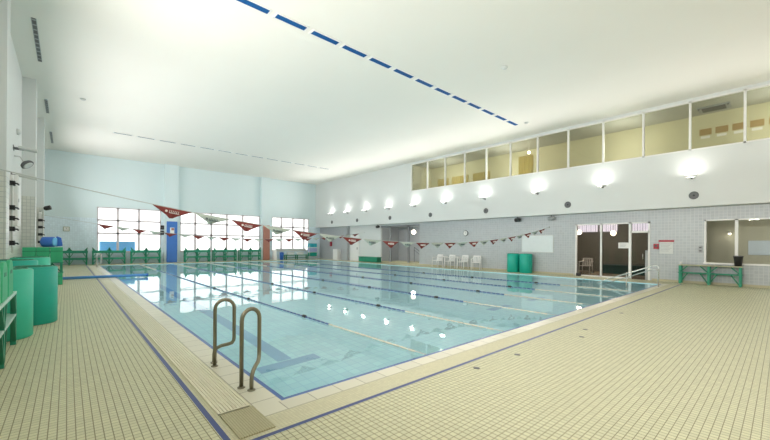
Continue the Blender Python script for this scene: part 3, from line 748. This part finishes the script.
for z in (.25, .68, 1.12):
    g = MB(); g.box(-.44, -.22, z, .44, .22, z+.025); g.build('shelf_board', M['white'], t)
for z, m, lab in ((.275, 'teal', 'teal float blocks on the bottom of the corner shelf'), (.705, 'lilac', 'lilac float blocks in the middle of the corner shelf'), (1.145, 'cyan', 'cyan float blocks on the top of the corner shelf')):
    for k in range(3):
        g = MB(); x = 17.75-.27+k*.27; g.box(x-.125, 30.27, z, x+.125, 30.63, z+.36)
        tag(g.build('float_block', M[m], bevel=.02), lab + ', ' + ['left', 'middle', 'right'][k] + ' one', 'float', 'float blocks on the corner shelf')

# ------------------------------------------------------------------ things along the right wall
def wallthing(name, label, cat, y, z, group=None): return thing(name, label, cat, (WR, y, z), -PI/2, group)   # local +X runs to the right in the picture, -Y out of the wall
t = wallthing('whiteboard', 'large blank white board on the tiled wall above the rolled mats', 'board', 8.85, 1.14)
g = MB(); g.box(-.84, -.025, 0, .84, 0, .86); g.build('surface', mat('pale board face', (.74,.80,.81), .35), t)
g = MB(); g.box(-.87, -.035, -.03, .87, 0, 0); g.box(-.87, -.035, .86, .87, 0, .89); g.box(-.87, -.035, 0, -.84, 0, .86); g.box(.84, -.035, 0, .87, 0, .86); g.build('board_frame', M['offwhite'], t)
t = wallthing('alarm_box', 'small red alarm box right of the glass door', 'alarm', 3.65, 1.37)
g = MB(); g.box(-.09, -.08, 0, .09, 0, .22); g.build('case', M['red'], t, bevel=.01)
g = MB(); g.lathe([(.05, 0), (.045, .02), (.02, .025)], (0,-.08,.13), (0,-1,0), 16); g.build('button', M['dark_grey'], t)
t = wallthing('rules_sign', 'white notice with a red header bar on the tiled wall', 'sign', 3.31, 1.17)
g = MB(); g.box(-.23, -.02, 0, .23, 0, .5); g.build('sheet', M['offwhite'], t)
g = MB(); g.box(-.26, -.03, .5, .26, 0, .58); g.build('header', M['red'], t)
g = MB()
for q in range(6): g.box(-.18, -.024, .41-q*.06, .18-(q % 3)*.05, -.02, .425-q*.06)
g.build('text_lines', M['grey'], t)
t = wallthing('wall_panel', 'small grey control panel left of the right window', 'panel', 2.22, 1.24)
g = MB(); g.box(-.06, -.03, 0, .06, 0, .27); g.build('plate', M['grey'], t, bevel=.005)
g = MB(); g.box(-.035, -.036, .18, .035, -.03, .23); g.box(-.035, -.036, .05, .035, -.03, .1); g.build('switch', M['dark_grey'], t)
t = wallthing('wall_clock', 'small round clock high on the tiled wall above the white chairs', 'clock', 13.45, 2.22)
g = MB(); g.lathe([(.17, 0), (.18, .05), (.15, .07)], (0,0,0), (0,-1,0), 24); g.build('case', M['dark_grey'], t)
g = MB(); g.lathe([(.15, .071), (.14, .076)], (0,0,0), (0,-1,0), 24); g.build('face', M['paper'], t)
g = MB(); g.box(-.006, -.085, 0, .006, -.078, .1); g.box(0, -.085, -.005, .07, -.078, .005); g.build('hand', M['black'], t)
t = thing('waste_bin', 'black waste bin standing on the bench under the right window', 'bin', (WR-.24, 1.13, .76))
g = MB(); g.lathe([(.10, 0), (.13, .34), (.138, .35), (.138, .37), (.12, .37), (.095, .02)], n=24); g.build('body', M['black'], t)
g = MB(); g.lathe([(.14, .36), (.145, .385), (.12, .39)], n=24); g.build('rim', M['dark_grey'], t)
t = thing('paper_cup', 'small white cup on the left end of the right bench', 'cup', (WR-.3, 2.78, .76))
g = MB(); g.lathe([(.03, 0), (.045, .11), (.04, .11), (.028, .01)], n=16); g.build('body', M['paper'], t)
t = wallthing('paper_notice', 'white paper notice taped to the middle pane of the glass partition', 'notice', 4.87, 1.38)
g = MB(); g.box(-.2, .0, 0, .2, .025, .26); g.build('sheet', M['paper'], t)
g = MB()
for q in range(3): g.box(-.13, -.004, .19-q*.06, .13-q*.03, 0, .205-q*.06)
g.build('text_lines', M['grey'], t)
for y, lab, m in ((9.9, 'small black spotlight under the bulkhead above the white board', 'black'), (8.05, 'small grey fixture under the bulkhead right of the white board', 'grey'), (21.9, 'black projector under the bulkhead beside the grey recess', 'black')):
    t = thing('ceiling_fixture', lab, 'lamp', (WR-.16, y, ZB))
    g = MB(); g.lathe([(.03, 0), (.03, -.1)], n=10); g.build('stem', M['dark_grey'], t)
    g = MB(); g.lathe([(.05, -.17), (.10, -.12), (.10, .12), (.06, .17)], (0,0,-.17), (-.3,.95,-.1), 16); g.build('head', M[m], t)
t = wallthing('white_cabinet', 'white cabinet by the far end of the right wall', 'cabinet', 27.6, 0)
g = MB(); g.box(-.35, -.45, 0, .35, -.02, 1.0); g.build('body', M['white'], t, bevel=.01)
g = MB(); g.box(-.33, -.465, .05, -.01, -.45, .96); g.build('door', M['white'], t)
g = MB(); g.box(.01, -.465, .05, .33, -.45, .96); g.build('door', M['white'], t)
t = wallthing('red_box', 'small red extinguisher box on the wall in the far right corner', 'box', 28.9, 1.25)
g = MB(); g.box(-.14, -.1, 0, .14, 0, .42); g.build('case', M['red'], t, bevel=.01)
g = MB(); g.box(-.1, -.108, .05, .1, -.1, .37); g.build('door', M['red'], t)
wr = bpy.data.objects.new('door_2', None); C.objects.link(wr); wr['kind'] = 'structure'
g = MB(); g.box(WR-.03, 24.6, 0, WR, 25.7, 2.2); g.build('door_leaf', M['white'], wr)
g = MB(); g.box(WR-.06, 24.75, 1.0, WR-.03, 24.8, 1.2); g.build('door_handle', M['dark_grey'], wr)
g = MB(); g.box(WR-.05, 24.52, 0, WR, 24.6, 2.28); g.box(WR-.05, 25.7, 0, WR, 25.78, 2.28); g.box(WR-.05, 24.6, 2.2, WR, 25.7, 2.28); g.build('door_frame', M['frame'], wr)
t = thing('low_cabinet', 'low dark green storage bench by the right wall left of the grey recess', 'bench', (WR-.28, 22.75, 0))
g = MB(); g.box(-.22, -1.2, .03, .22, 1.2, .38); g.build('body', M['green_dark'], t)
g = MB(); g.box(-.25, -1.23, .38, .25, 1.23, .44); g.build('top', M['green'], t, bevel=.01)
for k in range(5): g = MB(); g.box(-.235, -1.17+k*.475, .06, -.22, -.74+k*.475, .35); g.build('front_panel', M['green'], t)

# white resin armchairs
ch = thing('resin_chair', 'x', 'chair', group='white resin chairs by the right wall')
g = MB(); g.box(-.22, -.22, .41, .22, .22, .44); g.build('seat', M['white'], ch, bevel=.015)
g = MB()
for k in range(5): g.bar((-.16+k*.08, .21, .42), (-.18+k*.09, .31, .80), .05, .016, (0,1,0))
g.bar((-.22, .31, .80), (.22, .31, .80), .02, .07); g.build('backrest', M['white'], ch)
for s in (-1, 1):
    g = MB(); g.tube([(s*.25, -.24, .0), (s*.25, -.21, .40), (s*.25, -.2, .62)], .022, 8); g.build('leg', M['white'], ch)
    g = MB(); g.tube([(s*.25, .27, .0), (s*.24, .22, .40), (s*.22, .31, .80)], .022, 8); g.build('leg', M['white'], ch)
    g = MB(); g.bar((s*.25, -.22, .63), (s*.25, .28, .66), .055, .025); g.build('armrest', M['white'], ch)
lab = ['white resin armchair by the right wall, farthest of the four', 'white resin armchair by the right wall, second from the far end', 'white resin armchair by the right wall, second from the near end', 'white resin armchair by the right wall, nearest and turned to the pool']
for k, (y, rz) in enumerate(((15.28, -PI/2), (14.28, -PI/2), (13.28, -PI/2), (12.28, -PI/2+.4))):
    if k == 0: ch.location = (18.3, y, 0); ch.rotation_euler = (0,0,rz); ch['label'] = lab[0]
    else: dup(ch, (18.3, y, 0), rz, lab[k])
for k, y in enumerate((14.78, 13.78)):
    t = thing('resin_table', 'small white resin table between the white chairs, %s from the far end' % ORD[k], 'table', (18.45, y, 0), group='white tables between the chairs')
    g = MB(); g.lathe([(.16, .68), (.2, .70), (.2, .72), (.18, .73)], n=20); g.build('tabletop', M['white'], t)
    for s in ((-1,-1),(1,-1),(1,1),(-1,1)): g = MB(); g.tube([(s[0]*.12, s[1]*.12, 0), (s[0]*.1, s[1]*.1, .69)], .018, 8); g.build('leg', M['white'], t)
q = dup(ch, (20.4, 6.95, 0.005), -PI/2, 'grey looking chair inside the dark glazed room', 'chairs in the glazed room')
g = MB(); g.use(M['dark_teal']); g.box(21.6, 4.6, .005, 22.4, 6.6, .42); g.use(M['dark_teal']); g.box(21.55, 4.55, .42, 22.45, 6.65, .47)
tag(g.build('padded_bench', bevel=.02), 'low dark teal bench inside the glazed room', 'bench')
g = MB(); g.box(WR-.25, 6.62, 0, WR-.05, 6.8, .16); tag(g.build('door_stop', M['black'], bevel=.02), 'small black block at the foot of the glass partition', 'block')

# ------------------------------------------------------------------ world and camera
wd = bpy.data.worlds.new('daylight'); bpy.context.scene.world = wd; wd.use_nodes = True
bg = wd.node_tree.nodes['Background']; bg.inputs[0].default_value = (1, .97, .95, 1)
nt = wd.node_tree; tc = nt.nodes.new('ShaderNodeTexCoord'); sx = nt.nodes.new('ShaderNodeSeparateXYZ'); mr = nt.nodes.new('ShaderNodeMapRange')
nt.links.new(tc.outputs['Generated'], sx.inputs[0]); nt.links.new(sx.outputs['Y'], mr.inputs['Value'])
mr.inputs['From Min'].default_value = -.4; mr.inputs['From Max'].default_value = .4
mr.inputs['To Min'].default_value = .7; mr.inputs['To Max'].default_value = 2.2
nt.links.new(mr.outputs['Result'], bg.inputs[1])

cam = bpy.data.cameras.new('camera'); co = bpy.data.objects.new('camera', cam); C.objects.link(co)
th, rr = math.radians(41.75), math.radians(.4)
F = Vector((math.sin(th), math.cos(th), 0)); R0 = Vector((math.cos(th), -math.sin(th), 0)); U0 = Vector((0,0,1))
R = R0*math.cos(rr) + U0*math.sin(rr); U = U0*math.cos(rr) - R0*math.sin(rr)
mtx = Matrix((R, U, -F)).transposed().to_4x4(); mtx.translation = (0, 0, 1.5)
co.matrix_world = mtx
cam.sensor_width = 36; cam.lens = 356/770*36; cam.shift_y = 24/770; cam.clip_start = .05; cam.clip_end = 300
sc = bpy.context.scene; sc.camera = co
sc.view_settings.view_transform = 'Standard'; sc.view_settings.look = 'None'; sc.view_settings.gamma = 1
sc.view_settings.use_curve_mapping = False
sc.view_settings.exposure = 0.0
sc.cycles.use_denoising = True
sc.cycles.max_bounces = 12; sc.cycles.diffuse_bounces = 6; sc.cycles.transmission_bounces = 8; sc.cycles.transparent_max_bounces = 12
sc.cycles.sample_clamp_indirect = 8
